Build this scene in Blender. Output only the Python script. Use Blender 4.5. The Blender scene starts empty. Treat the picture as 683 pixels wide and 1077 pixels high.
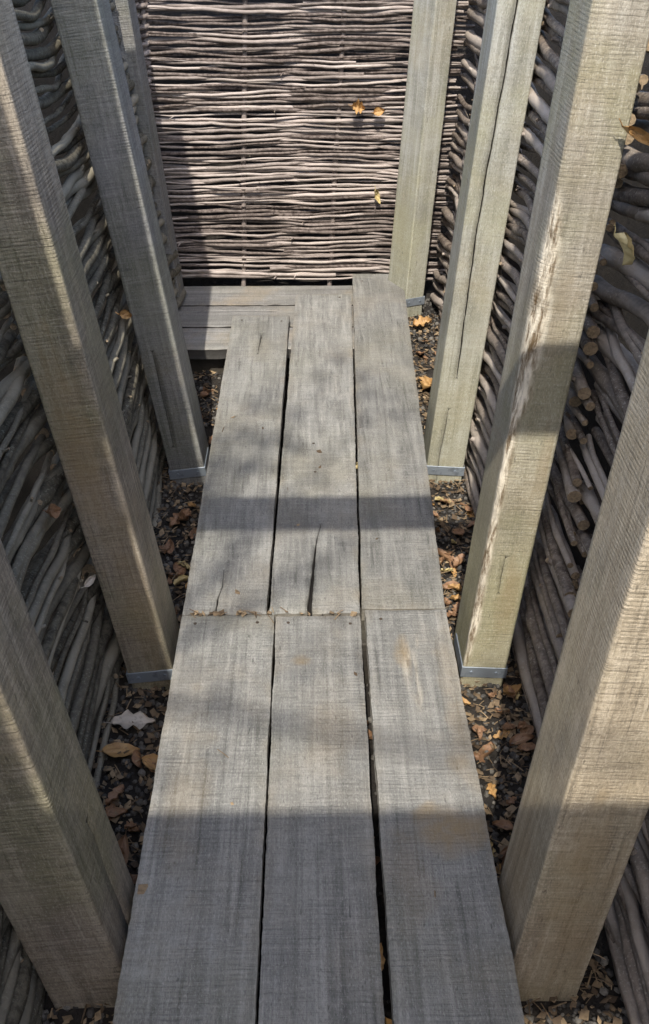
import bpy, math, random
import numpy as np
from mathutils import Vector, Matrix, noise
R = random.Random(7)
joint = lambda z: min(1.76, 1.36 + .62 * (z - .1))
rad = math.radians
sc = bpy.context.scene
col = sc.collection

# ---------------------------------------------------------------- helpers
def tag(o, label=None, cat=None, group=None, kind=None):
    if label: o['label'] = label
    if cat: o['category'] = cat
    if group: o['group'] = group
    if kind: o['kind'] = kind
    return o

def empty(name, loc=(0, 0, 0), rot=(0, 0, 0)):
    o = bpy.data.objects.new(name, None)
    o.location = loc; o.rotation_euler = rot; o.empty_display_size = .05
    col.objects.link(o)
    return o

class MB:
    """collects vertices, faces and a per-vertex mask (r,g,b)"""
    def __init__(s): s.v = []; s.f = []; s.c = []; s.smooth = True
    def add(s, v, f, c):
        n = len(s.v); s.v.extend(v); s.f.extend([tuple(i + n for i in q) for q in f])
        s.c.extend(c if isinstance(c, list) else [c] * len(v))
    def build(s, name, mat, parent=None, smooth=True, loc=None):
        me = bpy.data.meshes.new(name)
        me.from_pydata(s.v, [], s.f)
        a = me.color_attributes.new('mask', 'FLOAT_COLOR', 'POINT')
        arr = np.ones((len(s.v), 4), dtype=np.float32); arr[:, :3] = np.array(s.c, dtype=np.float32)
        a.data.foreach_set('color', arr.ravel())
        me.polygons.foreach_set('use_smooth', [smooth] * len(me.polygons))
        me.materials.append(mat); me.update()
        o = bpy.data.objects.new(name, me)
        if loc: o.location = loc
        if parent: o.parent = parent
        col.objects.link(o)
        return o

def nz(x, y=0., z=0.): return noise.noise(Vector((x, y, z)))

def tube(mb, pts, rads, tint=.5, n=8, ph=0., caps=True, rough=0.):
    m = len(pts); v = []; f = []; c = []
    for i in range(m):
        a = pts[max(i - 1, 0)]; b = pts[min(i + 1, m - 1)]
        t = (b - a).normalized()
        u = t.cross(Vector((0, 0, 1)))
        if u.length < .2: u = t.cross(Vector((0, 1, 0)))
        u.normalize(); w = u.cross(t)
        for k in range(n):
            an = 2 * math.pi * k / n + ph
            r = rads[i]
            if rough: r *= 1 + rough * nz(pts[i].x * 60 + k * 1.7, pts[i].y * 60, pts[i].z * 60 + ph * 9)
            v.append(tuple(pts[i] + (u * math.cos(an) + w * math.sin(an)) * r)); c.append((tint, 0, 0))
    for i in range(m - 1):
        for k in range(n):
            k2 = (k + 1) % n
            f.append((i * n + k, i * n + k2, (i + 1) * n + k2, (i + 1) * n + k))
    mb.add(v, f, c)
    if caps:
        for i, rev in ((0, False), (m - 1, True)):
            ring = [Vector(v[i * n + k]) for k in range(n)]
            cc = pts[i]
            vv = [tuple(q) for q in ring] + [tuple(cc)]
            ff = [((k + 1) % n, k, n) if not rev else (k, (k + 1) % n, n) for k in range(n)]
            mb.add(vv, ff, [(tint, 1, 0)] * (n + 1))

def box(mb, x0, x1, y0, y1, z0, z1, c=(.5, 0, 0), b=.003):
    """box with small chamfers"""
    vs = []
    for sx in (0, 1):
        for sy in (0, 1):
            for sz in (0, 1):
                X = (x0, x1)[sx]; Y = (y0, y1)[sy]; Z = (z0, z1)[sz]
                dx = b if not sx else -b; dy = b if not sy else -b; dz = b if not sz else -b
                vs += [(X, Y + dy, Z + dz), (X + dx, Y, Z + dz), (X + dx, Y + dy, Z)]
    def I(sx, sy, sz, a): return (sx * 4 + sy * 2 + sz) * 3 + a
    fs = []
    for s in (0, 1):
        q = [(0, 0), (1, 0), (1, 1), (0, 1)]
        fx = [I(s, a, bb, 0) for a, bb in q]; fy = [I(a, s, bb, 1) for a, bb in q]; fz = [I(a, bb, s, 2) for a, bb in q]
        fs.append(tuple(fx if s else fx[::-1])); fs.append(tuple(fy[::-1] if s else fy)); fs.append(tuple(fz if s else fz[::-1]))
    for p in (0, 1):
        for q in (0, 1):
            fs.append((I(p, q, 0, 0), I(p, q, 1, 0), I(p, q, 1, 1), I(p, q, 0, 1)))
            fs.append((I(p, 0, q, 0), I(p, 1, q, 0), I(p, 1, q, 2), I(p, 0, q, 2)))
            fs.append((I(0, p, q, 1), I(1, p, q, 1), I(1, p, q, 2), I(0, p, q, 2)))
            for r in (0, 1): fs.append((I(p, q, r, 0), I(p, q, r, 1), I(p, q, r, 2)))
    mb.add(vs, fs, c)

# ---------------------------------------------------------------- materials
class NT:
    def __init__(s, name):
        s.m = bpy.data.materials.new(name); s.m.use_nodes = True
        s.t = s.m.node_tree; s.n = s.t.nodes; s.l = s.t.links
        s.p = s.n['Principled BSDF']
    def node(s, ty, **k):
        o = s.n.new(ty)
        for a, b in k.items(): setattr(o, a, b)
        return o
    def put(s, sock, v):
        if isinstance(v, bpy.types.NodeSocket): s.l.new(v, sock)
        else: sock.default_value = v
    def math(s, op, a, b=0., c=None):
        o = s.node('ShaderNodeMath', operation=op); s.put(o.inputs[0], a); s.put(o.inputs[1], b)
        if c is not None: s.put(o.inputs[2], c)
        return o.outputs[0]
    def noise(s, vec, scale, detail=4, rough=.55, dist=0.):
        o = s.node('ShaderNodeTexNoise'); s.put(o.inputs['Vector'], vec)
        o.inputs['Scale'].default_value = scale; o.inputs['Detail'].default_value = detail
        o.inputs['Roughness'].default_value = rough; o.inputs['Distortion'].default_value = dist
        return o.outputs[0]
    def mapr(s, v, a, b, c=0., d=1., smooth=True):
        o = s.node('ShaderNodeMapRange'); o.interpolation_type = 'SMOOTHSTEP' if smooth else 'LINEAR'
        s.put(o.inputs[0], v)
        for i, q in enumerate((a, b, c, d)): o.inputs[i + 1].default_value = q
        return o.outputs[0]
    def scale(s, vec, sc_, loc=(0, 0, 0), rot=(0, 0, 0)):
        o = s.node('ShaderNodeMapping'); s.put(o.inputs[0], vec)
        o.inputs['Location'].default_value = loc; o.inputs['Rotation'].default_value = rot
        o.inputs['Scale'].default_value = sc_
        return o.outputs[0]
    def mix(s, f, a, b, mode='MIX'):
        o = s.node('ShaderNodeMix', data_type='RGBA', blend_type=mode)
        s.put(o.inputs[0], f)
        s.put(o.inputs[6], a if isinstance(a, bpy.types.NodeSocket) else (*a, 1))
        s.put(o.inputs[7], b if isinstance(b, bpy.types.NodeSocket) else (*b, 1))
        return o.outputs[2]
    def coord(s):
        """object coordinates shifted by a random amount for every object"""
        tc = s.node('ShaderNodeTexCoord'); oi = s.node('ShaderNodeObjectInfo')
        cb = s.node('ShaderNodeCombineXYZ')
        s.put(cb.inputs[0], s.math('MULTIPLY', oi.outputs['Random'], 13.7))
        s.put(cb.inputs[1], s.math('MULTIPLY', oi.outputs['Random'], 7.3))
        s.put(cb.inputs[2], s.math('MULTIPLY', oi.outputs['Random'], 29.1))
        va = s.node('ShaderNodeVectorMath', operation='ADD')
        s.put(va.inputs[0], tc.outputs['Object']); s.put(va.inputs[1], cb.outputs[0])
        return tc.outputs['Object'], va.outputs[0]
    def mask(s):
        a = s.node('ShaderNodeVertexColor', layer_name='mask'); sp = s.node('ShaderNodeSeparateColor')
        s.put(sp.inputs[0], a.outputs[0]); return sp.outputs
    def bump(s, h, strength, dist, normal=None):
        o = s.node('ShaderNodeBump'); s.put(o.inputs['Height'], h)
        o.inputs['Strength'].default_value = strength; o.inputs['Distance'].default_value = dist
        if normal is not None: s.put(o.inputs['Normal'], normal)
        return o.outputs[0]

def wood(name, axis, base, dark, light, saw=.5, sawtilt=0., algae=.3, rough=.78, algae_col=(.19, .2, .08), sawper=.0065,
         warm=(.30, .24, .16), lowalgae=0., blotch=.28):
    """weathered sawn timber; axis = direction of the grain; mask r = crack/dirt/painted gap shade, g = stain, b = bare wood / wane"""
    t = NT(name); raw, co = t.coord(); mk = t.mask()
    ai = 'XYZ'.index(axis)
    def st(a, b): q = [a, a, a]; q[ai] = b; return tuple(q)
    g1 = t.noise(t.scale(co, st(90, 3.0)), 1., 6, .65, .6)          # fine grain
    g2 = t.noise(t.scale(co, st(22, .9)), 1., 4, .6, 1.2)          # broad figure
    blot = t.noise(co, 4.5, 5, .6)
    blot2 = t.noise(co, 14., 5, .65)
    fine = t.noise(co, 260., 3, .7)
    # saw marks: regular bands across the grain mixed with irregular cross lines
    wv = t.node('ShaderNodeTexWave', wave_type='BANDS', bands_direction=axis, wave_profile='SIN')
    rot = (sawtilt, 0, 0) if axis == 'Z' else (0, 0, sawtilt)
    t.put(wv.inputs['Vector'], t.scale(co, (1, 1, 1), rot=rot))
    wv.inputs['Scale'].default_value = .314 / sawper
    wv.inputs['Distortion'].default_value = 1.6; wv.inputs['Detail'].default_value = 4.
    wv.inputs['Detail Scale'].default_value = 2.2
    def sx_(a, b): q = [b, b, b]; q[ai] = a; return tuple(q)
    cr = t.noise(t.scale(co, sx_(210, 14), rot=rot), 1., 4, .7)
    sawm = t.noise(t.scale(co, sx_(9, 30)), 1., 4, .7)
    sawf = t.math('MULTIPLY', t.mapr(wv.outputs[1], .35, .9), t.mapr(sawm, .40, .64, .08, 1.))
    patch = t.mapr(t.noise(co, 5.5, 2, .5), .36, .6, .3, 1.)
    sawf = t.math('MULTIPLY', sawf, patch)
    crl = t.mapr(cr, .50, .66)
    spk = t.noise(t.scale(co, st(420, 160)), 1., 3, .75)
    c = t.mix(t.mapr(g2, .3, .7), base, dark)
    c = t.mix(t.math('MULTIPLY', t.mapr(g1, .48, .70), .65), c, light)
    c = t.mix(t.math('MULTIPLY', t.mapr(g1, .47, .30), .75), c, tuple(q * .45 for q in dark))
    c = t.mix(t.math('MULTIPLY', t.mapr(blot, .46, .68), .55), c, warm)
    c = t.mix(t.math('MULTIPLY', t.mapr(blot2, .5, .72), .35), c, light)
    c = t.mix(t.math('MULTIPLY', t.mapr(blot2, .48, .3), .4), c, dark)
    if algae:
        al = t.math('MULTIPLY', t.mapr(t.noise(co, 3.1, 4, .6), .42, .66), algae)
        if lowalgae:      # green growth creeping up from the damp foot of the post
            sz = t.node('ShaderNodeSeparateXYZ'); t.put(sz.inputs[0], raw)
            hgt = t.math('ADD', sz.outputs[2], t.math('MULTIPLY', blot, .5))
            al = t.math('MAXIMUM', al, t.math('MULTIPLY', t.mapr(hgt, 1.0, .25), lowalgae))
        c = t.mix(al, c, algae_col)
    c = t.mix(t.math('MULTIPLY', sawf, saw * .5), c, tuple(q * .5 for q in dark))
    c = t.mix(t.math('MULTIPLY', crl, .06 + saw * .55), c, tuple(q * .55 for q in dark))
    c = t.mix(t.math('MULTIPLY', t.mapr(cr, .46, .34), .1 + saw * .4), c, light)
    c = t.mix(t.math('MULTIPLY', t.mapr(spk, .52, .68), .5), c, tuple(q * .5 for q in dark))
    c = t.mix(t.math('MULTIPLY', t.mapr(spk, .46, .32), .45), c, tuple(min(1, q * 1.15) for q in light))
    # little dark flecks
    fl = t.noise(t.scale(co, st(160, 40)), 1., 2, .5)
    c = t.mix(t.math('MULTIPLY', t.mapr(fl, .68, .76), .6), c, tuple(q * .35 for q in dark))
    big = t.noise(co, 2.6, 5, .62)
    c = t.mix(t.math('MULTIPLY', t.mapr(big, .52, .66), blotch), c, tuple(q * .62 for q in dark))
    c = t.mix(t.math('MULTIPLY', t.mapr(big, .46, .34), blotch * .6), c, light)
    wn = t.noise(t.scale(co, st(70, 12)), 1., 5, .7)
    wc = t.mix(t.mapr(wn, .36, .62), (.15, .10, .05), (.78, .70, .55))
    oi = t.node('ShaderNodeObjectInfo'); rv = t.mapr(oi.outputs['Random'], 0, 1, .86, 1.1, False)
    cv = t.node('ShaderNodeCombineColor')
    for q in range(3): t.put(cv.inputs[q], rv)
    c = t.mix(1., c, cv.outputs[0], 'MULTIPLY')
    c = t.mix(mk[2], c, wc)
    sn = t.math('MULTIPLY', mk[1], t.mapr(blot2, .3, .6, .45, 1.))
    c = t.mix(sn, c, (.26, .185, .09))
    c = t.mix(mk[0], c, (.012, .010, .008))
    t.put(t.p.inputs['Base Color'], c)
    t.put(t.p.inputs['Roughness'], t.mapr(blot2, .3, .7, rough - .1, rough + .1))
    t.p.inputs['Specular IOR Level'].default_value = .3
    h = t.math('ADD', t.math('MULTIPLY', g1, .5), t.math('MULTIPLY', sawf, -saw * .6))
    h = t.math('ADD', h, t.math('MULTIPLY', crl, -.05 - saw * .5))
    h = t.math('ADD', h, t.math('MULTIPLY', spk, .5))
    h = t.math('ADD', h, t.math('MULTIPLY', fine, .3))
    h = t.math('ADD', h, t.math('MULTIPLY', t.math('MULTIPLY', wn, mk[2]), 3.))
    t.put(t.p.inputs['Normal'], t.bump(h, .8, .0026))
    return t.m

def bark(name, base, dark, light, lich, cut=(.36, .27, .17), lichen=.5, scale=1.):
    t = NT(name); raw, co = t.coord(); mk = t.mask()
    n1 = t.noise(co, 55 * scale, 5, .65); n2 = t.noise(co, 9, 4, .6); n3 = t.noise(co, 190 * scale, 3, .7)
    c = t.mix(t.mapr(n1, .32, .68), dark, base)
    c = t.mix(t.mapr(mk[0], 0, 1), c, light)
    c = t.mix(t.math('MULTIPLY', t.mapr(n2, .45, .65), .5), c, tuple(q * .6 for q in base))
    ln = t.math('MULTIPLY', t.mapr(n3, .54, .66), t.mapr(n2, .35, .62, .1, 1.))
    c = t.mix(t.math('MULTIPLY', ln, lichen), c, lich)
    c = t.mix(mk[1], c, t.mix(t.mapr(n3, .3, .7), tuple(q * .5 for q in cut), cut))
    t.put(t.p.inputs['Base Color'], c); t.p.inputs['Roughness'].default_value = .75
    t.p.inputs['Specular IOR Level'].default_value = .3
    h = t.math('ADD', n1, t.math('MULTIPLY', n3, .5))
    t.put(t.p.inputs['Normal'], t.bump(h, .9, .0026))
    return t.m

def soil(name, a, b, c3, sc_=1.):
    t = NT(name); raw, co = t.coord()
    n1 = t.noise(co, 35 * sc_, 6, .7); n2 = t.noise(co, 5, 4, .6); n3 = t.noise(co, 150, 4, .7)
    c = t.mix(t.mapr(n1, .35, .65), a, b); c = t.mix(t.mapr(n3, .55, .7), c, c3)
    c = t.mix(t.math('MULTIPLY', t.mapr(n2, .4, .65), .6), c, tuple(q * .5 for q in a))
    t.put(t.p.inputs['Base Color'], c); t.p.inputs['Roughness'].default_value = .95
    t.put(t.p.inputs['Normal'], t.bump(t.math('ADD', n1, n3), 1., .01))
    return t.m

def plain_mask(name, a, b, rough=.6, bump=.002, sc_=60.):
    """colour runs from a to b with mask r, speckled by noise"""
    t = NT(name); raw, co = t.coord(); mk = t.mask()
    n1 = t.noise(co, sc_, 5, .65)
    c = t.mix(mk[0], a, b)
    c = t.mix(t.math('MULTIPLY', t.mapr(n1, .5, .68), .55), c, tuple(q * .4 for q in a))
    t.put(t.p.inputs['Base Color'], c); t.p.inputs['Roughness'].default_value = rough
    t.put(t.p.inputs['Normal'], t.bump(n1, .7, bump))
    return t.m

M = {}
M['board'] = wood('weathered_board_grey', 'Y', (.262, .258, .235), (.165, .162, .147), (.375, .362, .325), saw=.34, algae=.22,
                  algae_col=(.20, .19, .115), sawper=.0085, warm=(.26, .235, .19))
M['cross'] = wood('weathered_board_cross', 'X', (.25, .24, .22), (.17, .165, .155), (.36, .35, .33), saw=.2, algae=.1, sawper=.008)
M['post'] = wood('sawn_post_brown', 'Z', (.30, .255, .195), (.18, .15, .115), (.42, .365, .29), saw=.65, algae=.35, sawper=.0068)
M['post_tan'] = wood('sawn_post_tan', 'Z', (.45, .375, .265), (.29, .24, .17), (.58, .50, .38), saw=.42, algae=.25, algae_col=(.30, .29, .17), sawper=.0066, warm=(.46, .37, .24))
M['post_smooth'] = wood('planed_post_green', 'Z', (.38, .375, .33), (.25, .245, .20), (.52, .51, .46), saw=.12, algae=.6, algae_col=(.34, .325, .19), sawper=.007, lowalgae=.4, warm=(.36, .32, .22))
M['post_green'] = wood('sawn_post_green', 'Z', (.41, .375, .30), (.28, .25, .195), (.54, .50, .42), saw=.3, algae=.6,
                       algae_col=(.29, .27, .14), lowalgae=.75, sawper=.007)
M['post_grey'] = wood('sawn_post_grey', 'Z', (.235, .23, .22), (.15, .15, .145), (.33, .325, .31), saw=.55, sawtilt=.25, algae=.25,
                      sawper=.0068, warm=(.24, .21, .16))
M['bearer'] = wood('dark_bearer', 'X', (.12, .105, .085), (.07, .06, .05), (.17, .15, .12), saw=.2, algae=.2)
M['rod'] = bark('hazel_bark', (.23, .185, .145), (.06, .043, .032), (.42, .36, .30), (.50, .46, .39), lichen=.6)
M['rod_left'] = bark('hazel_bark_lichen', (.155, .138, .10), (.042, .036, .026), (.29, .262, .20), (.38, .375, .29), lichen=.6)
M['withy'] = bark('willow_rods_grey', (.205, .165, .142), (.05, .036, .030), (.45, .385, .34), (.34, .30, .26), lichen=.3, cut=(.5, .42, .3), scale=1.3)
M['steel'] = plain_mask('galvanised_steel', (.27, .31, .35), (.36, .40, .44), rough=.5, bump=.0006, sc_=40)
M['steel'].node_tree.nodes['Principled BSDF'].inputs['Metallic'].default_value = .55
M['nail'] = plain_mask('rusty_nail', (.05, .035, .025), (.07, .05, .03), rough=.6)
M['soil'] = soil('dark_soil', (.022, .018, .014), (.04, .032, .024), (.06, .048, .036))
M['turf'] = soil('turf', (.05, .07, .02), (.08, .10, .03), (.11, .10, .05))
M['stone'] = plain_mask('gravel_stone', (.035, .032, .028), (.17, .155, .13), rough=.7, bump=.001, sc_=150)
M['leafA'] = plain_mask('dry_leaf_orange', (.34, .17, .055), (.46, .30, .12), rough=.55, sc_=90)
M['leafB'] = plain_mask('dry_leaf_brown', (.20, .10, .05), (.33, .20, .11), rough=.6, sc_=90)
M['leafC'] = plain_mask('dry_leaf_pale', (.42, .38, .32), (.52, .45, .36), rough=.5, sc_=90)
M['leafD'] = plain_mask('dry_leaf_yellow', (.55, .42, .17), (.62, .52, .28), rough=.5, sc_=90)
M['leafgreen'] = plain_mask('green_leaf', (.06, .10, .03), (.10, .14, .04), rough=.5)
M['litter'] = plain_mask('litter', (.085, .055, .03), (.36, .26, .15), rough=.8, sc_=70)

# ---------------------------------------------------------------- ground
def gz(x, y):
    t = min(max((y - 2.55) / .75, 0), 1); t = t * t * (3 - 2 * t)
    return -.165 + .15 * t + .008 * nz(x * 6, y * 6)
def ground():
    mb = MB()
    xs = [-60, -12, -3.2, -1.9, -1.0, -.86, -.74, -.66]
    zs = [1.1, 1.25, 1.36, 1.36, 1.34, 1.0, .35, -.1]
    n = 20
    xi = [-.62 + 1.24 * i / n for i in range(n + 1)]
    X = xs + xi + [-q for q in xs[::-1]]
    Y = [-60, -12, -4, -3.4, -3.0, -2.9] + [-2.8 + .08 * i for i in range(0, 82)] + [3.84, 3.94, 4.1, 5.5, 12, 60]
    prof = {}
    v = []
    for y in Y:
        inside = -2.85 < y < 3.80
        for j, x in enumerate(X):
            if j < 8: z = zs[j]
            elif j >= len(X) - 8: z = zs[len(X) - 1 - j]
            else: z = gz(x, y)
            if not inside and abs(x) < 1.3:
                z = 1.34 if (y > 4.0 or y < -2.95) else max(z, .9)
            z += .02 * nz(x * 3, y * 3, 2) if abs(x) > .6 else 0
            v.append((x, y, z))
    m = len(X); f = []
    for i in range(len(Y) - 1):
        for j in range(m - 1):
            f.append((i * m + j, i * m + j + 1, (i + 1) * m + j + 1, (i + 1) * m + j))
    mb.add(v, f, (.5, 0, 0))
    o = mb.build('ground', M['soil']); tag(o, kind='structure')
    me = o.data; me.materials.append(M['turf'])
    for p in me.polygons:
        c = p.center
        if c.z > 1.2 and p.normal.z > .7 or max(abs(c.x), abs(c.y)) > 5: p.material_index = 1
ground()

# gravel: many small stones, one object
def gravel():
    rng = np.random.default_rng(3)
    t = (1 + 5 ** .5) / 2
    iv = np.array([(-1, t, 0), (1, t, 0), (-1, -t, 0), (1, -t, 0), (0, -1, t), (0, 1, t), (0, -1, -t), (0, 1, -t), (t, 0, -1), (t, 0, 1), (-t, 0, -1), (-t, 0, 1)], float)
    iv /= np.linalg.norm(iv[0])
    fa = np.array([(0, 11, 5), (0, 5, 1), (0, 1, 7), (0, 7, 10), (0, 10, 11), (1, 5, 9), (5, 11, 4), (11, 10, 2), (10, 7, 6), (7, 1, 8), (3, 9, 4), (3, 4, 2), (3, 2, 6), (3, 6, 8), (3, 8, 9), (4, 9, 5), (2, 4, 11), (6, 2, 10), (8, 6, 7), (9, 8, 1)])
    pts = []
    for _ in range(15500):
        y = -0.2 + 3.8 * rng.random()
        u = rng.random()
        if u < .44: x = -.64 + .38 * rng.random()
        elif u < .88: x = .26 + .38 * rng.random()
        else: x = -.26 + .52 * rng.random()
        pts.append((x, y))
    V = []; C = []
    for (x, y) in pts:
        s = .0035 + .006 * rng.random() ** 2.2
        q = iv * (1 + .25 * (rng.random((12, 1)) - .5)) * s * np.array([1, .7 + .5 * rng.random(), .55 + .3 * rng.random()])
        a = rng.random() * 6.28; ca, sa = math.cos(a), math.sin(a)
        q = q @ np.array([[ca, -sa, 0], [sa, ca, 0], [0, 0, 1]]).T
        b = rng.random() * .8; cb, sb = math.cos(b), math.sin(b)
        q = q @ np.array([[1, 0, 0], [0, cb, -sb], [0, sb, cb]]).T
        q += (x, y, gz(x, y) + s * .35 + .004 * rng.random())
        V.append(q); C.append(rng.random() ** 1.8)
    V = np.concatenate(V)
    F = (fa[None] + 12 * np.arange(len(pts))[:, None, None]).reshape(-1, 3)
    me = bpy.data.meshes.new('gravel'); me.from_pydata(V.tolist(), [], F.tolist())
    a = me.color_attributes.new('mask', 'FLOAT_COLOR', 'POINT')
    arr = np.ones((len(V), 4), np.float32); arr[:, 0] = np.repeat(np.array(C), 12); arr[:, 1:3] = 0
    a.data.foreach_set('color', arr.ravel()); me.materials.append(M['stone']); me.update()
    o = bpy.data.objects.new('gravel', me); col.objects.link(o)
    tag(o, 'fine dark grey gravel covering the trench floor beside the walkway', 'gravel', kind='stuff')
gravel()

# ---------------------------------------------------------------- boards
def board(name, mat, corners, z0, zk, thick, label, cracks=(), stains=(), bare=(), along='Y', group=None, res=.006, nails=(), warp=0., seed=0, edge_dark=.5):
    """corners = (xa0,xb0,y0, xa1,xb1,y1): left/right x at the near end and the far end.
    top surface z = z0 + zk*(y-1.7).  cracks = [(points, width, depth)]; stains = [(x,y,rx,ry,amount)]"""
    xa0, xb0, y0, xa1, xb1, y1 = corners
    ny = max(2, int((y1 - y0) / (res * 1.6))); nx = max(2, int(max(xb0 - xa0, xb1 - xa1) / res))
    if along == 'X': ny = max(2, int((y1 - y0) / res)); nx = max(2, int((xb0 - xa0) / (res * 1.6)))
    P = []; C = []
    for i in range(ny + 1):
        v = i / ny; y = y0 + (y1 - y0) * v
        xa = xa0 + (xa1 - xa0) * v + .0022 * nz(y * 9, seed, 1) + .0011 * nz(y * 55, seed, 2) + .0012 * nz(y * 130, seed, 12)
        xb = xb0 + (xb1 - xb0) * v + .0022 * nz(y * 9, seed, 5) + .0011 * nz(y * 55, seed, 6) + .0012 * nz(y * 130, seed, 16)
        row = []; rc = []
        for j in range(nx + 1):
            u = j / nx; x = xa + (xb - xa) * u
            yy = y
            if i == 0: yy += .002 * nz(x * 25, seed, 8)
            if i == ny: yy += .002 * nz(x * 25, seed, 9)
            z = z0 + zk * (yy - 1.7) + warp * (u - .5) ** 2 * 4
            if along == 'Y': z += .0011 * nz(x * 30, yy * 4, seed) + .0004 * nz(x * 160, yy * 9, seed)
            else: z += .0011 * nz(x * 4, yy * 30, seed) + .0004 * nz(x * 9, yy * 160, seed)
            r = g = b = 0.
            e = min(x - xa, xb - x, 1e9); e2 = min(yy - y0, y1 - yy)
            em = min(e, e2)
            if em < .0035: z -= .0022 * (1 - em / .0035) ** 2
            g += max(0, 1 - em / .02) * .25 * max(0, nz(x * 20, yy * 20, seed) + .3)
            row.append([x, yy, z]); rc.append([r, g, b])
        P.append(row); C.append(rc)
    # cracks: snap the nearest grid line onto the crack and push it down
    for pts, wdt, dep in cracks:
        if along == 'Y':
            up = sorted(pts, key=lambda q: q[1]); ylo, yhi = up[0][1], up[-1][1]
            xm = sum(q[0] for q in up) / len(up)
            k = min(range(3, nx - 2), key=lambda q: abs(P[ny // 2 if not ylo < y0 + .3 else 0][q][0] - xm) if not ylo > y1 - .5 else abs(P[ny][q][0] - xm))
            for i in range(ny + 1):
                y = P[i][nx // 2][1]
                if y < ylo - .12 or y > yhi + .12: continue
                yc_ = min(max(y, ylo), yhi); xc = up[0][0]
                for (xa, ya), (xb, yb) in zip(up[:-1], up[1:]):
                    if ya <= yc_ <= yb: xc = xa + (xb - xa) * (yc_ - ya) / (yb - ya)
                xc += .0016 * nz(y * 45, seed, 3)
                L = P[i][0][0]; Rr = P[i][nx][0]; xk = P[i][k][0]
                bl = 1 - abs(y - yc_) / .12
                for j in range(1, nx):
                    x = P[i][j][0]
                    nx_ = L + (x - L) * (xc - L) / (xk - L) if j <= k else Rr - (Rr - x) * (Rr - xc) / (Rr - xk)
                    P[i][j][0] = x + (nx_ - x) * bl
                if ylo <= y <= yhi:
                    tot = abs(y - pts[0][1]) / (yhi - ylo)
                    w = wdt * max(.12, 1 - tot) * (1 + .5 * nz(y * 40, 3, seed)); d = dep * max(.25, 1 - tot * .8)
                    P[i][k][2] -= d; C[i][k][0] = 1.
                    for sg in (-1, 1):
                        P[i][k + sg][0] = P[i][k][0] + sg * w * .42; P[i][k + sg][2] -= d * .8; C[i][k + sg][0] = 1.
                        P[i][k + 2 * sg][0] = P[i][k][0] + sg * (w / 2 + .0004)
        else:
            for j in range(nx + 1):
                x = P[ny // 2][j][0]
                for (xa, ya), (xb, yb) in zip(pts[:-1], pts[1:]):
                    if min(xa, xb) <= x < max(xa, xb):
                        tt = (x - xa) / (xb - xa); yc = ya + (yb - ya) * tt + .0012 * nz(x * 60, seed, 3)
                        k = min(range(ny + 1), key=lambda q: abs(P[q][j][1] - yc))
                        if 1 < k < ny - 1:
                            P[k][j][1] = yc; P[k][j][2] -= dep; C[k][j][0] = 1.
                            P[k - 1][j][1] = yc - wdt / 2; P[k + 1][j][1] = yc + wdt / 2
    for (sx, sy, rx, ry, am) in stains:
        for i in range(ny + 1):
            for j in range(nx + 1):
                x, y, z = P[i][j]; d = ((x - sx) / rx) ** 2 + ((y - sy) / ry) ** 2
                d *= 1 + .9 * nz(x * 22, y * 22, seed)
                if d < 1: C[i][j][1] = max(C[i][j][1], am * (1 - d) ** .8)
    for (sx, sy, rx, ry, am) in bare:
        for i in range(ny + 1):
            for j in range(nx + 1):
                x, y, z = P[i][j]; d = ((x - sx) / rx) ** 2 + ((y - sy) / ry) ** 2
                d *= 1 + 1.2 * nz(x * 60, y * 14, seed)
                if d < 1: C[i][j][2] = max(C[i][j][2], am * (1 - d)); P[i][j][2] -= .002 * (1 - d)
    v = []; c = []
    for i in range(ny + 1):
        for j in range(nx + 1): v.append(tuple(P[i][j])); c.append(tuple(C[i][j]))
    f = []
    m = nx + 1
    for i in range(ny):
        for j in range(nx): f.append((i * m + j, i * m + j + 1, (i + 1) * m + j + 1, (i + 1) * m + j))
    per = [j for j in range(nx + 1)] + [i * m + nx for i in range(1, ny + 1)] + [ny * m + j for j in range(nx - 1, -1, -1)] + [i * m for i in range(ny - 1, 0, -1)]
    k = len(per); e0 = len(v)
    sd = (.9, 0, 0) if along == 'X' else (.25, .2, 0)  # cross-plank sides painted near-black to stand for shade in the gaps
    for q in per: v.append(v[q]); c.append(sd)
    n0 = len(v)
    for q in per:
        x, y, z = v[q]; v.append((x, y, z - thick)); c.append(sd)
    for q in range(k):
        a, b = e0 + q, e0 + (q + 1) % k; f.append((b, a, n0 + q, n0 + (q + 1) % k))
    f.append(tuple(n0 + q for q in range(k)))
    base = empty(name, ((xa0 + xb0) / 2, y0, z0 + zk * (y0 - 1.7) - thick))
    tag(base, label, 'plank', group)
    mb = MB(); bx, by, bz = base.location
    mb.add([(x - bx, y - by, z - bz) for x, y, z in v], f, c)
    mb.build('board', mat, base)
    for (x, y) in nails:
        nb = MB(); zt = z0 + zk * (y - 1.7) - bz
        tube(nb, [Vector((x - bx, y - by, zt - .012)), Vector((x - bx, y - by, zt + .0008))], [.0036, .004], .5, 8)
        nb.build('nail', M['nail'], base)
    return base

G1 = 'planks of the walkway'
T = .035
YS = 1.662
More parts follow.
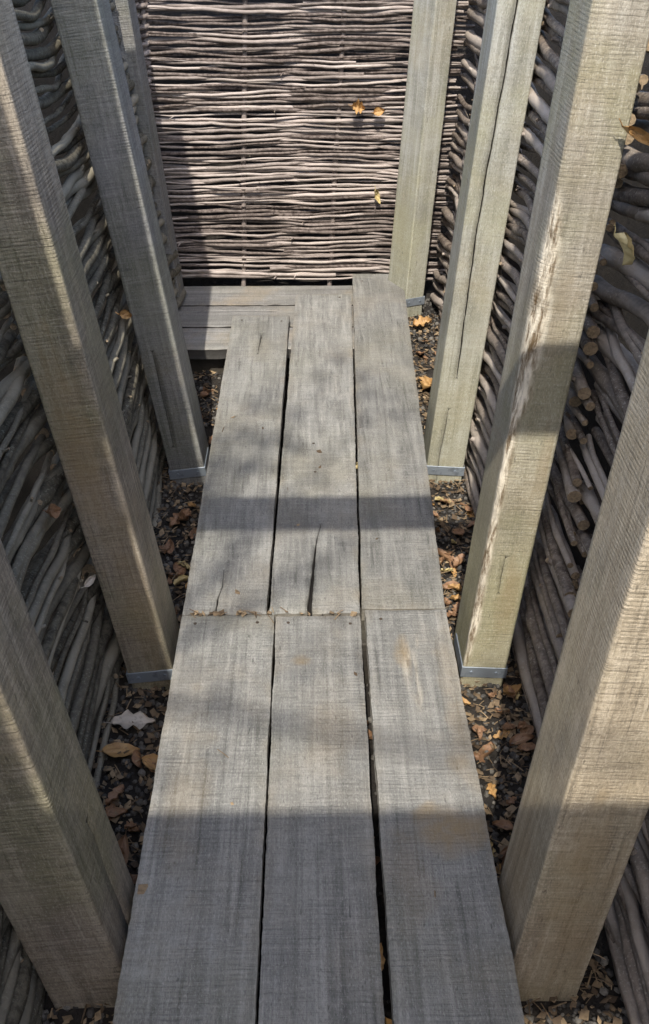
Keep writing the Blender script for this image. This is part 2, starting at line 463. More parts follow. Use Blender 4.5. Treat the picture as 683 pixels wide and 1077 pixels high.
# near section (flat)
board('walkway_plank', M['board'], (-.306, -.0945, -1.0, -.303, -.0925, YS), 0, 0, T,
      'near left walkway plank lying flat, beside the front left post', group=G1, seed=1, nails=[(-.27, YS - .03), (-.13, YS - .028)],
      cracks=[([(-.30, .98), (-.262, .981)], .002, .004)] and [], stains=[(-.24, 1.15, .05, .2, .25)])
board('walkway_plank', M['board'], (-.0885, .090, -1.0, -.0875, .1035, YS - .006), 0, 0, T,
      'near middle walkway plank, lying flat between two full-width planks', group=G1, seed=2, stains=[(-.03, 1.51, .022, .014, 1.), (.02, 1.30, .06, .10, .2)], nails=[(-.06, YS - .03), (.08, YS - .035)])
board('walkway_plank', M['board'], (.108, .314, -1.0, .1155, .302, YS + .012), 0, 0, T,
      'near right walkway plank with round brown stain and a long scar in the wood', group=G1, seed=3, warp=.002,
      stains=[(.235, 1.075, .075, .055, .85), (.275, 1.23, .03, .03, .4), (.29, 1.40, .035, .25, .35), (.16, 1.0, .05, .12, .2), (.19, 1.53, .02, .06, .7)], bare=[(.197, 1.50, .014, .08, .42), (.216, 1.46, .005, .10, .35)], nails=[(.15, YS - .02), (.27, YS - .02)])
# far section (rises to rest on the cross planks)
K = .062
board('walkway_plank', M['board'], (-.3035, -.111, YS + .006, -.284, -.083, 3.18), 0, K, T,
      'far left walkway plank, shortest of the far three, with a dark slit near its end', group=G1, seed=4,
      cracks=[([(-.228, YS + .006), (-.226, 1.72), (-.218, 1.76), (-.219, 1.82)], .005, .016), ([(-.176, 3.04), (-.178, 3.0), (-.183, 2.90)], .006, .02)],
      nails=[(-.25, 3.14), (-.11, 3.13)])
board('walkway_plank', M['board'], (-.105, .1035, YS + .006, -.062, .144, 3.352), 0, K, T,
      'far middle walkway plank with a long jagged split at its near end', group=G1, seed=5,
      cracks=[([(-.012, YS + .006), (-.012, 1.70), (-.004, 1.80), (.001, 1.87), (.006, 1.93), (.018, 1.99)], .013, .03)],
      nails=[(.0, 2.36), (.004, 2.22), (.10, 3.32)])
board('walkway_plank', M['board'], (.110, .301, YS + .018, .156, .349, 3.53), 0, K, T,
      'far right walkway plank, longest, reaching to the woven end wall', group=G1, seed=6, warp=.001, nails=[(.19, 3.46), (.31, 3.45)])
# cross planks at the far end
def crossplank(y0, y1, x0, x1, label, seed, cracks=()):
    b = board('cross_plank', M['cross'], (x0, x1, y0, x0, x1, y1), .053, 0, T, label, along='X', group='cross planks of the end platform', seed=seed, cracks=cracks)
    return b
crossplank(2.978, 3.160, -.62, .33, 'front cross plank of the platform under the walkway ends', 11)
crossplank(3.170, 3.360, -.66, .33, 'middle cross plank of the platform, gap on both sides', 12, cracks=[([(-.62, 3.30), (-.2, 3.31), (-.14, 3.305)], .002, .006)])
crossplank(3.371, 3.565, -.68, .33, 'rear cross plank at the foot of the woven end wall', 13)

def bearer(x0, x1, y0, y1, z0, z1, label):
    b = empty('bearer', ((x0 + x1) / 2, (y0 + y1) / 2, z0)); tag(b, label, 'bearer', 'bearers under the planks')
    mb = MB(); box(mb, x0 - b.location.x, x1 - b.location.x, y0 - b.location.y, y1 - b.location.y, 0, z1 - z0)
    mb.build('beam', M['bearer'], b, smooth=False)
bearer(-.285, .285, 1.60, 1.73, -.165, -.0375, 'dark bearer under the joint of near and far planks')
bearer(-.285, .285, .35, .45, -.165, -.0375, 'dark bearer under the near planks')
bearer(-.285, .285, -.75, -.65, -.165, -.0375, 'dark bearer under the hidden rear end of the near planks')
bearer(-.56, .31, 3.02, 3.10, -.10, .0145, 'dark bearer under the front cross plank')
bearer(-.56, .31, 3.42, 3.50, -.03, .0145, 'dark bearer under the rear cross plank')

# ---------------------------------------------------------------- posts
def post(label, side, y, x0, lean, width, mat, depth=.135, top=1.95, yaw=0., wane=None, cracks=(), seed=0, strap=True, base_z=-.165, strap_z=-.098, group='posts along the walls', stains=()):
    """side=-1 left, +1 right. x0 = front inner corner x at z=0; lean outward per metre."""
    e = empty('wooden_post', (x0, y, 0), (0, math.atan(lean) * side, yaw))
    tag(e, label, 'post', group)
    # local frame: X outward for right posts, towards -X for left posts ; Y away from camera ; Z up
    n_side = 16
    def ring(zz):
        pts = []
        W, Dp = width, depth
        lo = base_z
        # corners in order (inner-front, outer-front, outer-back, inner-back)
        cs = [(0, 0), (W, 0), (W, Dp), (0, Dp)]
        cf = [.004 + .002 * nz(zz * 9, seed, q) + .0012 * nz(zz * 50, seed, q + 5) for q in range(4)]
        wn = [0, 0, 0, 0]
        if wane:
            for q, fn in wane.items():
                a = fn(zz)
                if a > 0:
                    cf[q] += a * (1 + .35 * nz(zz * 14, seed, q) + .2 * nz(zz * 60, 1, q)); wn[q] = min(1, a / .012)
        out = []
        for q in range(4):
            cx, cy = cs[q]; px, py = cs[(q - 1) % 4]; nx_, ny_ = cs[(q + 1) % 4]
            dp = ((px - cx), (py - cy)); L = math.hypot(*dp); dp = (dp[0] / L, dp[1] / L)
            dn = ((nx_ - cx), (ny_ - cy)); L2 = math.hypot(*dn); dn = (dn[0] / L2, dn[1] / L2)
            c_ = cf[q]
            A = (cx + dp[0] * c_, cy + dp[1] * c_); B = (cx + dn[0] * c_, cy + dn[1] * c_)
            for kk in range(5):     # chamfer / wane arc
                t = kk / 4
                bx_ = A[0] + (B[0] - A[0]) * t; by_ = A[1] + (B[1] - A[1]) * t
                bul = math.sin(math.pi * t) * c_ * .22
                ox, oy = (cx - (A[0] + B[0]) / 2), (cy - (A[1] + B[1]) / 2); LL = math.hypot(ox, oy) or 1
                rr = wn[q] * .0035 * nz(zz * 45, kk * 1.3, seed) if 0 < kk < 4 else 0
                out.append((bx_ + ox / LL * (bul + rr), by_ + oy / LL * (bul + rr), wn[q] * (1 if 0 < kk < 4 else .25), q))
            # straight run to next corner
            c2 = cf[(q + 1) % 4]
            S = B; Eend = (nx_ - dn[0] * c2, ny_ - dn[1] * c2)
            for kk in range(1, n_side):
                t = kk / n_side
                x = S[0] + (Eend[0] - S[0]) * t; y_ = S[1] + (Eend[1] - S[1]) * t
                nn = (dn[1], -dn[0])
                d = .0008 * nz(x * 20 + q * 7, zz * 3, seed + y_ * 20)
                out.append((x + nn[0] * d, y_ + nn[1] * d, 0, 10 + q))
        return out
    zz = []; z = base_z
    while z < top: zz.append(z); z += .009
    zz.append(top)
    rows = []; cols = []
    for z in zz:
        r = ring(z); row = [[q[0], q[1], z] for q in r]; cc = [[0., 0., q[2]] for q in r]
        for face, pts, wdt, dep in cracks:      # face 0 = front, 3 = inner; pts (u 0..1 across the face, z)
            idx = [k for k, q in enumerate(r) if q[3] == 10 + face]
            up = sorted(pts, key=lambda q: q[1]); zlo, zhi = up[0][1], up[-1][1]
            if z < zlo - .1 or z > zhi + .1: continue
            zc = min(max(z, zlo), zhi); uu = up[0][0]
            for (ua, za), (ub, zb) in zip(up[:-1], up[1:]):
                if za <= zc <= zb: uu = ua + (ub - ua) * (zc - za) / (zb - za)
            uu += .035 * nz(z * 9, seed, 4) + .008 * nz(z * 60, seed, 4)
            um = sum(q[0] for q in up) / len(up)
            kk = min(range(2, len(idx) - 2), key=lambda q: abs((q + 1) / n_side - um))
            bl = 1 - abs(z - zc) / .1
            ax = 0 if face == 0 else 1; S = width if face == 0 else depth
            tgt = uu * S if face == 0 else (1 - uu) * S
            cur = row[idx[kk]][ax]; lo_, hi_ = (row[idx[0]][ax], row[idx[-1]][ax])
            for q_, k in enumerate(idx):
                x = row[k][ax]
                if q_ <= kk: nx_ = lo_ + (x - lo_) * (tgt - lo_) / (cur - lo_)
                else: nx_ = hi_ + (x - hi_) * (tgt - hi_) / (cur - hi_)
                row[k][ax] = x + (nx_ - x) * bl
            if zlo <= z <= zhi:
                ed = min(1, min(z - zlo, zhi - z) / .06 + .15); k = idx[kk]
                w = wdt * ed * (1 + .5 * nz(z * 30, seed, 9)); sg = 1 if hi_ > lo_ else -1
                row[k][1 - ax] += dep * ed; cc[k][0] = 1.
                for g in (-1, 1):
                    row[k + g][ax] = row[k][ax] + g * sg * w * .42; row[k + g][1 - ax] += dep * ed * .8; cc[k + g][0] = 1.
                    row[k + 2 * g][ax] = row[k][ax] + g * sg * (w / 2 + .0003)
        for (face, us, zs_, ru, rz, am) in stains:
            for k, q in enumerate(r):
                if q[3] == 10 + face:
                    u = row[k][0] / width if face == 0 else 1 - row[k][1] / depth
                    d = ((u - us) / ru) ** 2 + ((z - zs_) / rz) ** 2; d *= 1 + nz(u * 9, z * 18, seed)
                    if d < 1: cc[k][1] = max(cc[k][1], am * (1 - d))
        rows.append(row); cols.append(cc)
    n = len(rows[0]); v = []; c = []
    for row, cc in zip(rows, cols):
        for p, q in zip(row, cc): v.append((p[0] * side, p[1], p[2])); c.append(tuple(q))
    f = []
    for i in range(len(rows) - 1):
        for k in range(n):
            k2 = (k + 1) % n; q = (i * n + k, i * n + k2, (i + 1) * n + k2, (i + 1) * n + k)
            f.append(q if side > 0 else q[::-1])
    t0 = len(v); L = len(rows) - 1
    f.append(tuple(L * n + k for k in range(n)) if side > 0 else tuple(L * n + k for k in range(n))[::-1])
    mb = MB(); mb.add(v, f, c)
    mb.build('shaft', mat, e)
    if strap:
        sb = MB(); h = .031; g = .0035
        xa, xb = (-g, width + g) if side > 0 else (-width - g, g)
        # a U of flat steel round the front and sides
        box(sb, xa, xb, -g, -g + .003, strap_z - h, strap_z, b=.0008)
        box(sb, xa, xa + .003, -g + .003, depth * .8, strap_z - h, strap_z, b=.0008)
        box(sb, xb - .003, xb, -g + .003, depth * .8, strap_z - h, strap_z, b=.0008)
        s = sb.build('metal_strap', M['steel'], e, smooth=False)
        for fx in (.2, .78):
            nb = MB(); xx = fx * width * side; zz_ = strap_z - h / 2
            tube(nb, [Vector((xx, -g + .001, zz_)), Vector((xx, -g - .0022, zz_))], [.005, .0042], .2, 8)
            nb.build('screw', M['steel'], s)
    return e

def ramp(z, a, b, c, d, m):
    """rises a..b, holds, falls c..d"""
    if z <= a or z >= d: return 0.
    if z < b: return m * (z - a) / (b - a)
    if z <= c: return m
    return m * (d - z) / (d - c)

post('brown left post with tight saw lines, between the near and far left woven bays', -1, 1.59, -.336, .119, .105, M['post'], seed=21, depth=.145, top=2.4,
     stains=[(0, .6, .5, .5, .25, .6), (0, .3, .1, .4, .3, .4)])
post('grey left post whose foot is beside the far left plank', -1, 2.46, -.346, .126, .107, M['post_grey'], seed=22, depth=.145,
     cracks=[(0, [(.72, -.02), (.69, .12), (.66, .30)], .0014, .005)])
post('nearest left post, large and dark, at the lower left', -1, .86, -.322, .125, .138, M['post'], seed=23, depth=.15, strap=False,
     cracks=[(3, [(.5, -.1), (.48, .22)], .0018, .006)])
post('hindmost left post, mostly hidden, in the corner by the woven end wall', -1, 3.36, -.488, .082, .11, M['post_grey'], seed=24, base_z=-.02, strap_z=.05, strap=False)
post('nearest right post, tan front face and grey diagonally sawn side', 1, .86, .320, .066, .124, M['post_tan'], seed=25, depth=.15, strap=False,
     stains=[(0, .45, .2, .35, .16, .6), (0, .7, .05, .5, .2, .5), (3, .4, .1, .5, .2, .35)])
post('right post with a ragged pale bark edge down its front corner', 1, 1.59, .345, .063, .099, M['post_green'], seed=26, depth=.14, stains=[(0, .7, .1, .3, .14, .5), (0, .5, .75, .3, .12, .25), (0, .85, .45, .2, .1, .4)],
     wane={0: lambda z: max(ramp(z, .45, .60, .88, 1.0, .027), ramp(z, -.2, .0, .6, .8, .013))}, cracks=[(0, [(.46, .12), (.45, .22)], .0013, .006)])
post('right post with one long crack down its greenish front', 1, 2.46, .353, .070, .113, M['post_smooth'], seed=27, depth=.135,
     cracks=[(0, [(.42, .2), (.36, .5), (.33, .75), (.40, .98), (.40, 1.25)], .0045, .014), (0, [(.30, -.165), (.34, .1)], .0014, .006)])
post('hindmost right post, turned corner-on, in front of the woven end wall', 1, 3.36, .345, .063, .085, M['post_smooth'], seed=28, depth=.125, yaw=rad(30), base_z=.0, strap_z=.075)
# posts behind the viewpoint: they carry the wall on and keep its shade; left one made extra tall to shadow the nearest left post
post('left post behind the viewpoint, outside the photo', -1, -.30, -.30, .12, .14, M['post'], seed=29, top=2.65)
post('right post behind the viewpoint, outside the photo', 1, -.30, .36, .066, .11, M['post'], seed=30)

# ---------------------------------------------------------------- woven walls
def xw(side, z): return side * ((.476 + .125 * z) if side < 0 else (.492 + .066 * z))

def hurdle(name, label, side, ya, yb, mat, pitch, r0, stakes_y, ztop=1.5, zbot=-.16, amp=.024, end_near=.03, end_far=.03, shift=0., seed=0, gap=.25, bulge=.0, jn=None, jf=None):
    e = empty(name, (xw(side, 0), (ya + yb) / 2, 0)); tag(e, label, 'woven wall', 'woven walls')
    ox, oy = e.location.x, e.location.y
    rr = random.Random(seed)
    mb = MB(); z = zbot; k = 0
    sp = stakes_y[1] - stakes_y[0]
    while z < ztop:
        rad_ = r0 * rr.choice((.55, .72, .88, 1., 1.1, 1.3)) * rr.uniform(.92, 1.08)
        tint = min(1, max(0, rr.gauss(.38, .4)))
        a = ya + rr.uniform(-end_near, end_near); b = yb + rr.uniform(-end_far, end_far)
        if jn: a += jn(z) - ya
        if jf: b += jf(z) - yb
        pts = []; rads = []
        zslope = rr.uniform(-.02, .02); ph = rr.uniform(0, 99)
        n = int((b - a) / .022)
        par = 1 if k % 2 else -1
        am = amp * rr.uniform(.75, 1.3)
        zj = rr.uniform(-.35, .35) * pitch
        for i in range(n + 1):
            y = a + (b - a) * i / n
            w = math.cos(math.pi * (y - stakes_y[0]) / sp)
            w = math.copysign(abs(w) ** .8, w)
            off = par * am * w + .012 * nz(y * 1.9, ph) + .006 * nz(y * 6, ph)
            off = max(off, -.011) + shift
            zz = z + zj + zslope * (y - (a + b) / 2) + .075 * nz(y * 1.7, z * 2.0, side * 5 + seed) + .016 * nz(y * 3.2, ph, 3) + .006 * nz(y * 9, ph, 5)
            zz += bulge * nz(y * 1.1, z * 2.2)
            pts.append(Vector((xw(side, zz) + side * off - ox, y - oy, zz)))
            kn = 1 + .9 * max(0, nz(y * 11, ph, 7) - .3)
            rads.append(rad_ * (1.12 - .3 * ((i / n) if par > 0 else 1 - i / n)) * kn)
        tube(mb, pts, rads, tint, 9, rr.uniform(0, 6), rough=.07)
        # cut side shoots
        for _ in range(rr.choice((1, 2, 2, 4))):
            i = rr.randrange(2, n - 2); d = Vector((-side * rr.uniform(.2, 1), rr.uniform(-1, 1), rr.uniform(-.2, 1))).normalized()
            q = pts[i] + d * rads[i] * .6; L = rr.uniform(.008, .02)
            tube(mb, [q, q + d * L], [rads[i] * .5, rads[i] * .4], tint, 6)
        z += (pitch + .008 * max(0, z)) * rr.uniform(.75, 1.2) + (pitch * gap if rr.random() < .15 else 0); k += 1
    mb.build('woven_rods', mat, e)
    for sy in stakes_y:
        if not (ya - .02 < sy < yb + .02): continue
        sb = MB(); pts = []; n = 24; ph = rr.uniform(0, 50)
        for i in range(n + 1):
            zz = -.17 + (ztop + .12 + .17) * i / n
            pts.append(Vector((xw(side, zz) + side * shift - ox, sy - oy + .01 * nz(zz * 2, ph), zz)))
        tube(sb, pts, [.017 + .002 * nz(i * .4, ph) for i in range(n + 1)], rr.random() * .4, 10)
        sb.build('stake', mat, e)
    return e

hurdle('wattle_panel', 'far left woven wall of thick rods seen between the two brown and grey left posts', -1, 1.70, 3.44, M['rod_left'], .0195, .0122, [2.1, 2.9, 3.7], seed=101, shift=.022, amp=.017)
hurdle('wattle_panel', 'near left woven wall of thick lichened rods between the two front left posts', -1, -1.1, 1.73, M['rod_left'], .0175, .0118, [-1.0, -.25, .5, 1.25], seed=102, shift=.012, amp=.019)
hurdle('wattle_panel', 'far right woven wall whose sawn rod ends show beside the ragged post', 1, 1.30, 3.58, M['rod'], .0175, .0112, [2.12, 2.95, 3.78], seed=103, end_near=.05, amp=.017, jn=joint)
hurdle('wattle_panel', 'near right woven wall of dark round rods behind the nearest right post', 1, -1.1, 1.74, M['rod'], .0170, .0130, [-.95, -.2, .55, 1.30], seed=104, shift=.035, amp=.019, end_far=.035, jf=lambda z: joint(z) + .05)

def endwall():
    e = empty('wattle_panel', (-.12, 3.6, .07)); tag(e, 'end wall of thin pale woven rods, facing the viewer across the trench', 'woven wall', 'woven walls')
    rr = random.Random(55); mb = MB()
    xl, xr = -.665, .50
    stx = [-.60, -.27, .07, .41]; sp = .335
    z = .07; k = 0
    lean = .05
    def sx(x, zz): return x + lean * (zz - .1)
    while z < 1.78:
        r = rr.choice((.0035, .0045, .0052, .0064)); tint = min(1, max(0, rr.gauss(.45, .42)))
        ph = rr.uniform(0, 99); par = 1 if k % 2 else -1
        a = xl + rr.uniform(-.02, .012); b = xr + rr.uniform(-.03, .03)
        if rr.random() < .12:
            if rr.random() < .5: a = rr.uniform(-.5, 0)
            else: b = rr.uniform(0, .3)
            z -= .006
        n = int((b - a) / .014); zs = rr.uniform(-.02, .02); am = rr.uniform(.006, .012); dx_ = rr.uniform(-.05, .05); pts = []; rads = []
        for i in range(n + 1):
            x = a + (b - a) * i / n
            w = math.cos(math.pi * (x + dx_ - stx[0]) / sp); w = math.copysign(abs(w) ** .85, w)
            zz = z + zs * (x + .1) * .6 + .012 * nz(x * 2.4, z * 3) + .010 * nz(x * 3.6, ph, 1) + .0035 * nz(x * 13, ph, 2)
            y = 3.6 + par * am * w + .003 * nz(x * 6, ph, 4)
            if a < xl + .03 and i < 3: zz += (3 - i) * .003 * par
            pts.append(Vector((sx(x, zz) + .12, y - 3.6, zz - .07)))
            rads.append(r * (1.15 - .35 * i / n if par > 0 else .8 + .35 * i / n) * (1 + .25 * max(0, nz(x * 14, ph, 6) - .3) * 3))
        tube(mb, pts, rads, tint, 7, rr.uniform(0, 6), rough=.1)
        if rr.random() < .35 and n > 10:
            i = rr.randrange(3, n - 3); q = pts[i]; d = Vector((rr.uniform(-1, 1), -.8, rr.uniform(-.5, .6))).normalized()
            tube(mb, [q, q + d * rr.uniform(.01, .035)], [r * .55, r * .35], tint, 5)
        z += rr.uniform(.0065, .0125) ; k += 1
    mb.build('woven_rods', M['withy'], e)
    for x in [-.645, -.27, .07, .41, -.617]:
        sb = MB(); pts = [Vector((sx(x, zz) + .12 + .004 * nz(zz * 3, x), (.007 if x != -.617 else 0), zz - .07)) for zz in [-.02 + i * .08 for i in range(24)]]
        tube(sb, pts, [.0095] * 24, .5, 8); sb.build('stake', M['withy'], e)
    # end wraps: rods twisted round the first stake
    wb = MB()
    z = .1
    while z < 1.75:
        for xx, ph in ((-.645, 0), (-.617, .5)):
            pts = []
            for i in range(13):
                a = (i / 12 + ph) * 2 * math.pi
                pts.append(Vector((sx(xx, z) + .12 + math.cos(a) * .016, math.sin(a) * .018, z - .07 + (i / 12 + ph) * .02 + rr.uniform(-.001, .001))))
            tube(wb, pts, [rr.uniform(.0065, .009)] * 13, rr.uniform(.2, .9), 7)
        z += rr.uniform(.026, .036)
    wb.build('wrapped_ends', M['withy'], e)
endwall()

# ---------------------------------------------------------------- overhead timbers outside the frame
def beam(name, label, cat, x0, x1, y0, y1, z0, z1, mat, group=None):
    b = empty(name, ((x0 + x1) / 2, (y0 + y1) / 2, z0)); tag(b, label, cat, group)
    mb = MB(); box(mb, x0 - b.location.x, x1 - b.location.x, y0 - b.location.y, y1 - b.location.y, 0, z1 - z0, b=.004)
    mb.build('timber', mat, b, smooth=False)
TS = 1.30
beam('strut', 'strut bracing the trench overhead, above the nearest pair of posts', 'strut', -.62, .60, .60, .68, 1.80, 1.90, M['bearer'])
for i in range(2):  # unseen planks added only for the shadow they throw on the near walkway
    y1 = -.395 - i * .2
    beam('shade_plank', 'added plank shading the trench behind the viewpoint, outside the photo', 'plank', -1.0, 1.0, y1 - .195, y1, 1.955, 1.99, M['bearer'], 'added shade planks behind the viewpoint')

def tree():
    """small tree on the left bank behind the viewpoint; its thin crown dapples the sun"""
    e = empty('tree', (-1.55, -3.2, 1.3)); tag(e, 'thin-leaved tree on the bank behind the viewpoint, outside the photo', 'tree')
    rr = random.Random(12); tb = MB()
    trunk = [Vector((0, 0, -.1)), Vector((.03, .05, 1.)), Vector((.12, .15, 2.)), Vector((.3, .4, 3.0)), Vector((.5, .6, 4.2))]
    tube(tb, trunk, [.12, .1, .08, .06, .03], .4, 10)
    cb = MB()
    for i in range(46):
        t = rr.uniform(.3, 1); k = min(3, int(t * 4)); p = trunk[k].lerp(trunk[k + 1], t * 4 - k)
        a = rr.uniform(0, 6.28); L = rr.uniform(.8, 1.9)
        d = Vector((math.cos(a), math.sin(a), rr.uniform(-.05, .6))).normalized()
        pts = [p + d * L * q / 6 + Vector((nz(i, q), nz(i, q, 3), nz(i, q, 5))) * .1 * q / 6 for q in range(7)]
        tube(tb, pts, [.022 * (1 - q / 7.5) for q in range(7)], .4, 5)
        for _ in range(34):
            q = rr.randrange(2, 7); c = pts[q] + Vector((rr.gauss(0, .16), rr.gauss(0, .16), rr.gauss(0, .12)))
            u = Vector((rr.gauss(0, 1), rr.gauss(0, 1), rr.gauss(0, .6))).normalized(); w_ = u.cross(Vector((rr.gauss(0, 1), rr.gauss(0, 1), rr.gauss(0, 1)))).normalized()
            l = rr.uniform(.03, .05)
            cb.add([tuple(c - u * l), tuple(c + w_ * l * .5), tuple(c + u * l), tuple(c - w_ * l * .5)], [(0, 1, 2, 3)], (rr.random(), 0, 0))
    tb.build('trunk', M['rod'], e); cb.build('crown', M['leafgreen'], e)
tree()

# ---------------------------------------------------------------- leaves
def leaf(label, loc, L, W, rot, mat, curl=.3, group=None, stalk=True, seed=0, lobed=False):
    mb = MB(); n = 14; m = 6; v = []; c = []
    for i in range(n + 1):
        t = i / n
        w = W / 2 * (math.sin(math.pi * t ** .8) ** .8 + .02) if 0 < t < 1 else W * .01
        if lobed: w *= 1 + .35 * math.sin(t * 20 + seed)
        for j in range(-m, m + 1):
            s = j / m
            x = (t - .5) * L; y = w * s * (1 + .1 * nz(t * 7, j, seed))
            z = curl * W * s * s * .8 + curl * L * .25 * math.sin(math.pi * t + seed) + .0025 * nz(t * 5, s * 3, seed) * 2 - .0006 * (1 if j == 0 else 0)
            v.append((x, y, z)); c.append((.5 + .5 * nz(t * 4, s * 4, seed + 3), 0, 0))
    k = 2 * m + 1; f = []
    for i in range(n):
        for j in range(k - 1): f.append((i * k + j, (i + 1) * k + j, (i + 1) * k + j + 1, i * k + j + 1))
    # thin underside
    nv = len(v); v2 = [(a, b, q - .0006) for a, b, q in v]
    f2 = [tuple(reversed([q + nv for q in g])) for g in f]
    mb.add(v + v2, f + f2, c + c)
    if stalk:
        z0 = curl * L * .25 * math.sin(seed)
        tube(mb, [Vector((-L / 2 + .002, 0, z0)), Vector((-L * .62, .002, z0 + .002)), Vector((-L * .75, .005, z0 + .001))], [.0012, .0009, .0007], .3, 5)
    o = mb.build('fallen_leaf', mat)
    o.location = loc; o.rotation_euler = rot
    tag(o, label, 'leaf', group); return o

def onground(x, y, lift=.012): return (x, y, gz(x, y) + lift)
LG = 'fallen leaves on the gravel'
leaf('large pale silvery leaf in front of the brown left post', onground(-.40, 1.475, .016), .095, .042, (.1, 0, .1), M['leafC'], .25, seed=1, lobed=True)
leaf('brown oval leaf just below the pale silvery leaf', onground(-.415, 1.395, .016), .08, .04, (0, .1, .2), M['leafA'], .2, seed=2)
leaf('brown leaf right of the oval leaf, against the plank edge', onground(-.335, 1.36, .016), .065, .035, (.1, .1, -.3), M['leafA'], .25, seed=3)
leaf('long brown leaf standing by the nearest left post', onground(-.375, 1.13, .02), .09, .035, (.4, .2, 1.6), M['leafB'], .4, seed=4)
leaf('orange leaf at the foot of the hindmost right post', (.405, 3.27, .012), .07, .05, (.2, 0, .1), M['leafA'], .4, seed=5, lobed=True)
leaf('orange leaf on gravel midway between the two far right posts', (.395, 2.93, gz(.395, 2.93) + .018), .07, .055, (.1, .1, 1.), M['leafA'], .4, seed=6, lobed=True)
leaf('curled orange leaf caught in the woven end wall, left of a smaller one', (.165, 3.565, .715), .05, .04, (1.3, .2, .2), M['leafA'], .5, seed=7, lobed=True)
leaf('small rust leaf caught in the woven end wall beside the right post', (.245, 3.565, .70), .04, .03, (1.2, -.3, -.2), M['leafA'], .5, seed=8)
leaf('narrow tan leaf hanging low on the woven end wall by the right post', (.245, 3.565, .40), .06, .022, (1.4, 1.2, .3), M['leafD'], .4, seed=9)
leaf('tiny yellow leaf stuck at the left edge of the woven end wall', (-.60, 3.56, .83), .03, .025, (1.2, 0, .2), M['leafD'], .4, seed=10)
leaf('curled dry orange leaf on the outer edge of the ragged right post', (.522, 1.57, 1.07), .06, .018, (1.5, .6, .5), M['leafA'], .9, seed=11)
leaf('broad yellow dead leaf in the rods right of the ragged post', (.512, 1.54, .895), .06, .032, (.7, 1.3, .4), M['leafD'], .6, seed=12)
leaf('small orange leaf wedged left of the grey left post', (-.505, 2.40, .42), .035, .025, (1.0, .3, .3), M['leafA'], .5, seed=13)
leaf('pale twisted leaf stuck beside the brown left post above its foot', (-.462, 1.54, .20), .034, .015, (.9, -.5, .7), M['leafC'], .6, seed=14)
leaf('dull brown leaf caught on the left rods beside the brown post', (-.500, 1.50, .40), .045, .03, (1.1, .5, 1.2), M['leafB'], .4, seed=15)
leaf('yellow leaf fallen in the gap between the near middle and right planks', (.099, .87, -.05), .05, .02, (.5, .1, 1.5), M['leafA'], .4, seed=16)
leaf('pale leaf wedged in the gap beside the far middle plank', (.121, 2.27, .022), .04, .012, (1.2, .1, 1.55), M['leafD'], .3, seed=17)
spots = []
for i in range(26): spots.append((R.uniform(-.44, -.31), R.uniform(1.80, 2.35)))
for i in range(14): spots.append((R.uniform(-.47, -.32), R.uniform(.95, 1.38)))
for i in range(30): spots.append((R.uniform(.34, .47), R.uniform(1.78, 2.42)))
for i in range(34): spots.append((R.uniform(.33, .47), R.uniform(.98, 1.56)))
for i in range(8): spots.append((R.uniform(.37, .46), R.uniform(2.62, 3.2)))
for i in range(8): spots.append((R.uniform(-.42, -.31), R.uniform(2.62, 2.95)))
for i in range(7): spots.append((R.uniform(.093, .108), R.uniform(.8, 1.5)))
for k, (x, y) in enumerate(spots):
    L = R.uniform(.025, .06)
    leaf('small crumpled brown leaf lying among others on the gravel beside the walkway', onground(x, y, R.uniform(.008, .022)), L, L * R.uniform(.4, .65),
         (R.uniform(-.5, .5), R.uniform(-.5, .5), R.uniform(0, 6.3)), R.choice([M['leafA'], M['leafB'], M['leafB'], M['leafB'], M['leafD'] if k % 3 == 0 else M['leafB']]),
         R.uniform(.2, .7), LG, stalk=False, seed=20 + k, lobed=R.random() < .4)

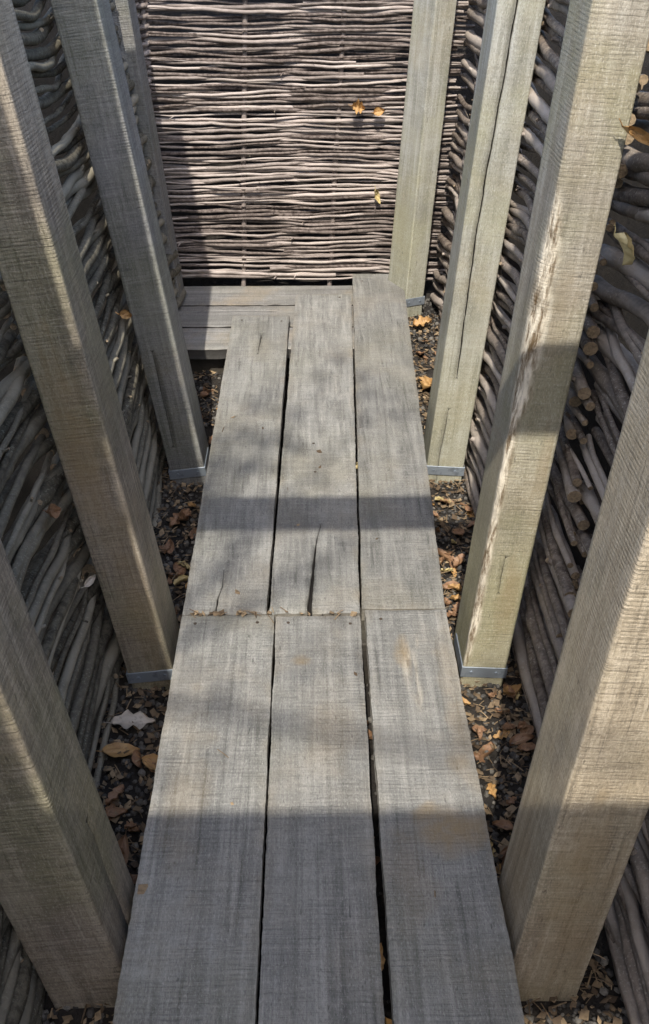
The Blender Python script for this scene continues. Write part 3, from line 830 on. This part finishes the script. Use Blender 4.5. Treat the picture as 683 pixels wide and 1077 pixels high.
# crumbs of leaf, bark and twig: one mass
def litter():
    mb = MB(); rr = random.Random(77)
    for _ in range(5200):
        s = rr.choice((-1, 1)); x = s * rr.uniform(.29, .50); y = rr.uniform(.8, 3.4)
        if rr.random() < .35 and s < 0: continue
        z = gz(x, y) + rr.uniform(.004, .016)
        q_ = rr.random()
        if q_ < .010: x = rr.uniform(-.29, .1); y = YS + rr.uniform(-.004, .008); z = .001      # crumbs in the joint of the planks
        elif q_ < .0125:
            x = rr.uniform(-.29, .29); y = rr.uniform(.8, 1.64); z = .001
        elif q_ < .015: x = rr.uniform(-.27, .28); y = rr.uniform(1.68, 2.6); z = K * (y - 1.7) + .001
        a = rr.uniform(0, 6.3); t = (rr.random() ** 1.5)
        if rr.random() < .3:
            L = rr.uniform(.01, .035); d = Vector((math.cos(a), math.sin(a), rr.uniform(-.15, .25))) * L
            p = Vector((x, y, z + .003)); tube(mb, [p, p + d * .5 + Vector((0, 0, .001)), p + d], [rr.uniform(.0007, .0014)] * 3, t, 4, caps=False)
        else:
            L = rr.uniform(.004, .014); w = L * rr.uniform(.4, .9)
            u = Vector((math.cos(a), math.sin(a), rr.uniform(-.5, .5))); n_ = Vector((-math.sin(a), math.cos(a), rr.uniform(-.5, .5)))
            p = Vector((x, y, z))
            q = [p + u * L, p + n_ * w, p - u * L * .8 + Vector((0, 0, .002)), p - n_ * w * .8]
            mb.add([tuple(g) for g in q] + [tuple(g - Vector((0, 0, .0006))) for g in q], [(0, 1, 2, 3), (7, 6, 5, 4)], (t, 0, 0))
    o = mb.build('leaf_litter', M['litter'], smooth=False)
    tag(o, 'crumbs of dead leaf, bark and twig scattered over the gravel', 'leaf litter', kind='stuff')
litter()

# ---------------------------------------------------------------- light, sky, camera
ELEV = math.degrees(math.atan(TS)); AZ = 7.0        # sun behind the viewer, a little to the left
w = bpy.data.worlds.new('World'); sc.world = w; w.use_nodes = True
nt = w.node_tree; bg = nt.nodes['Background']
sky = nt.nodes.new('ShaderNodeTexSky'); sky.sky_type = 'NISHITA'; sky.sun_disc = False; sky.dust_density = 1.8; sky.ozone_density = 1.
sky.sun_elevation = rad(ELEV); sky.sun_rotation = rad(180 + AZ)
nt.links.new(sky.outputs[0], bg.inputs[0]); bg.inputs[1].default_value = .15
sl = bpy.data.lights.new('sun', 'SUN'); sl.energy = 2.1; sl.angle = rad(.6); sl.color = (1, .95, .87)
so = bpy.data.objects.new('sun', sl); col.objects.link(so)
d = Vector((math.sin(rad(AZ)), math.cos(rad(AZ)), -TS)).normalized()      # light travels away from the viewer and down
so.rotation_euler = d.to_track_quat('-Z', 'Y').to_euler(); so.location = (0, -3, 6)

cam = bpy.data.cameras.new('camera'); co_ = bpy.data.objects.new('camera', cam); col.objects.link(co_)
co_.location = (0, 0, 1.43); co_.rotation_euler = (rad(90 - 33.1), 0, -rad(.77))
cam.sensor_fit = 'HORIZONTAL'; cam.sensor_width = 36; cam.lens = 36 * 1000 / 683
cam.shift_y = -26.5 / 683; cam.clip_start = .02; cam.clip_end = 500
sc.camera = co_
sc.view_settings.view_transform = 'Standard'; sc.view_settings.look = 'None'
sc.view_settings.gamma = 1; sc.view_settings.use_curve_mapping = False
sc.view_settings.exposure = 1.38
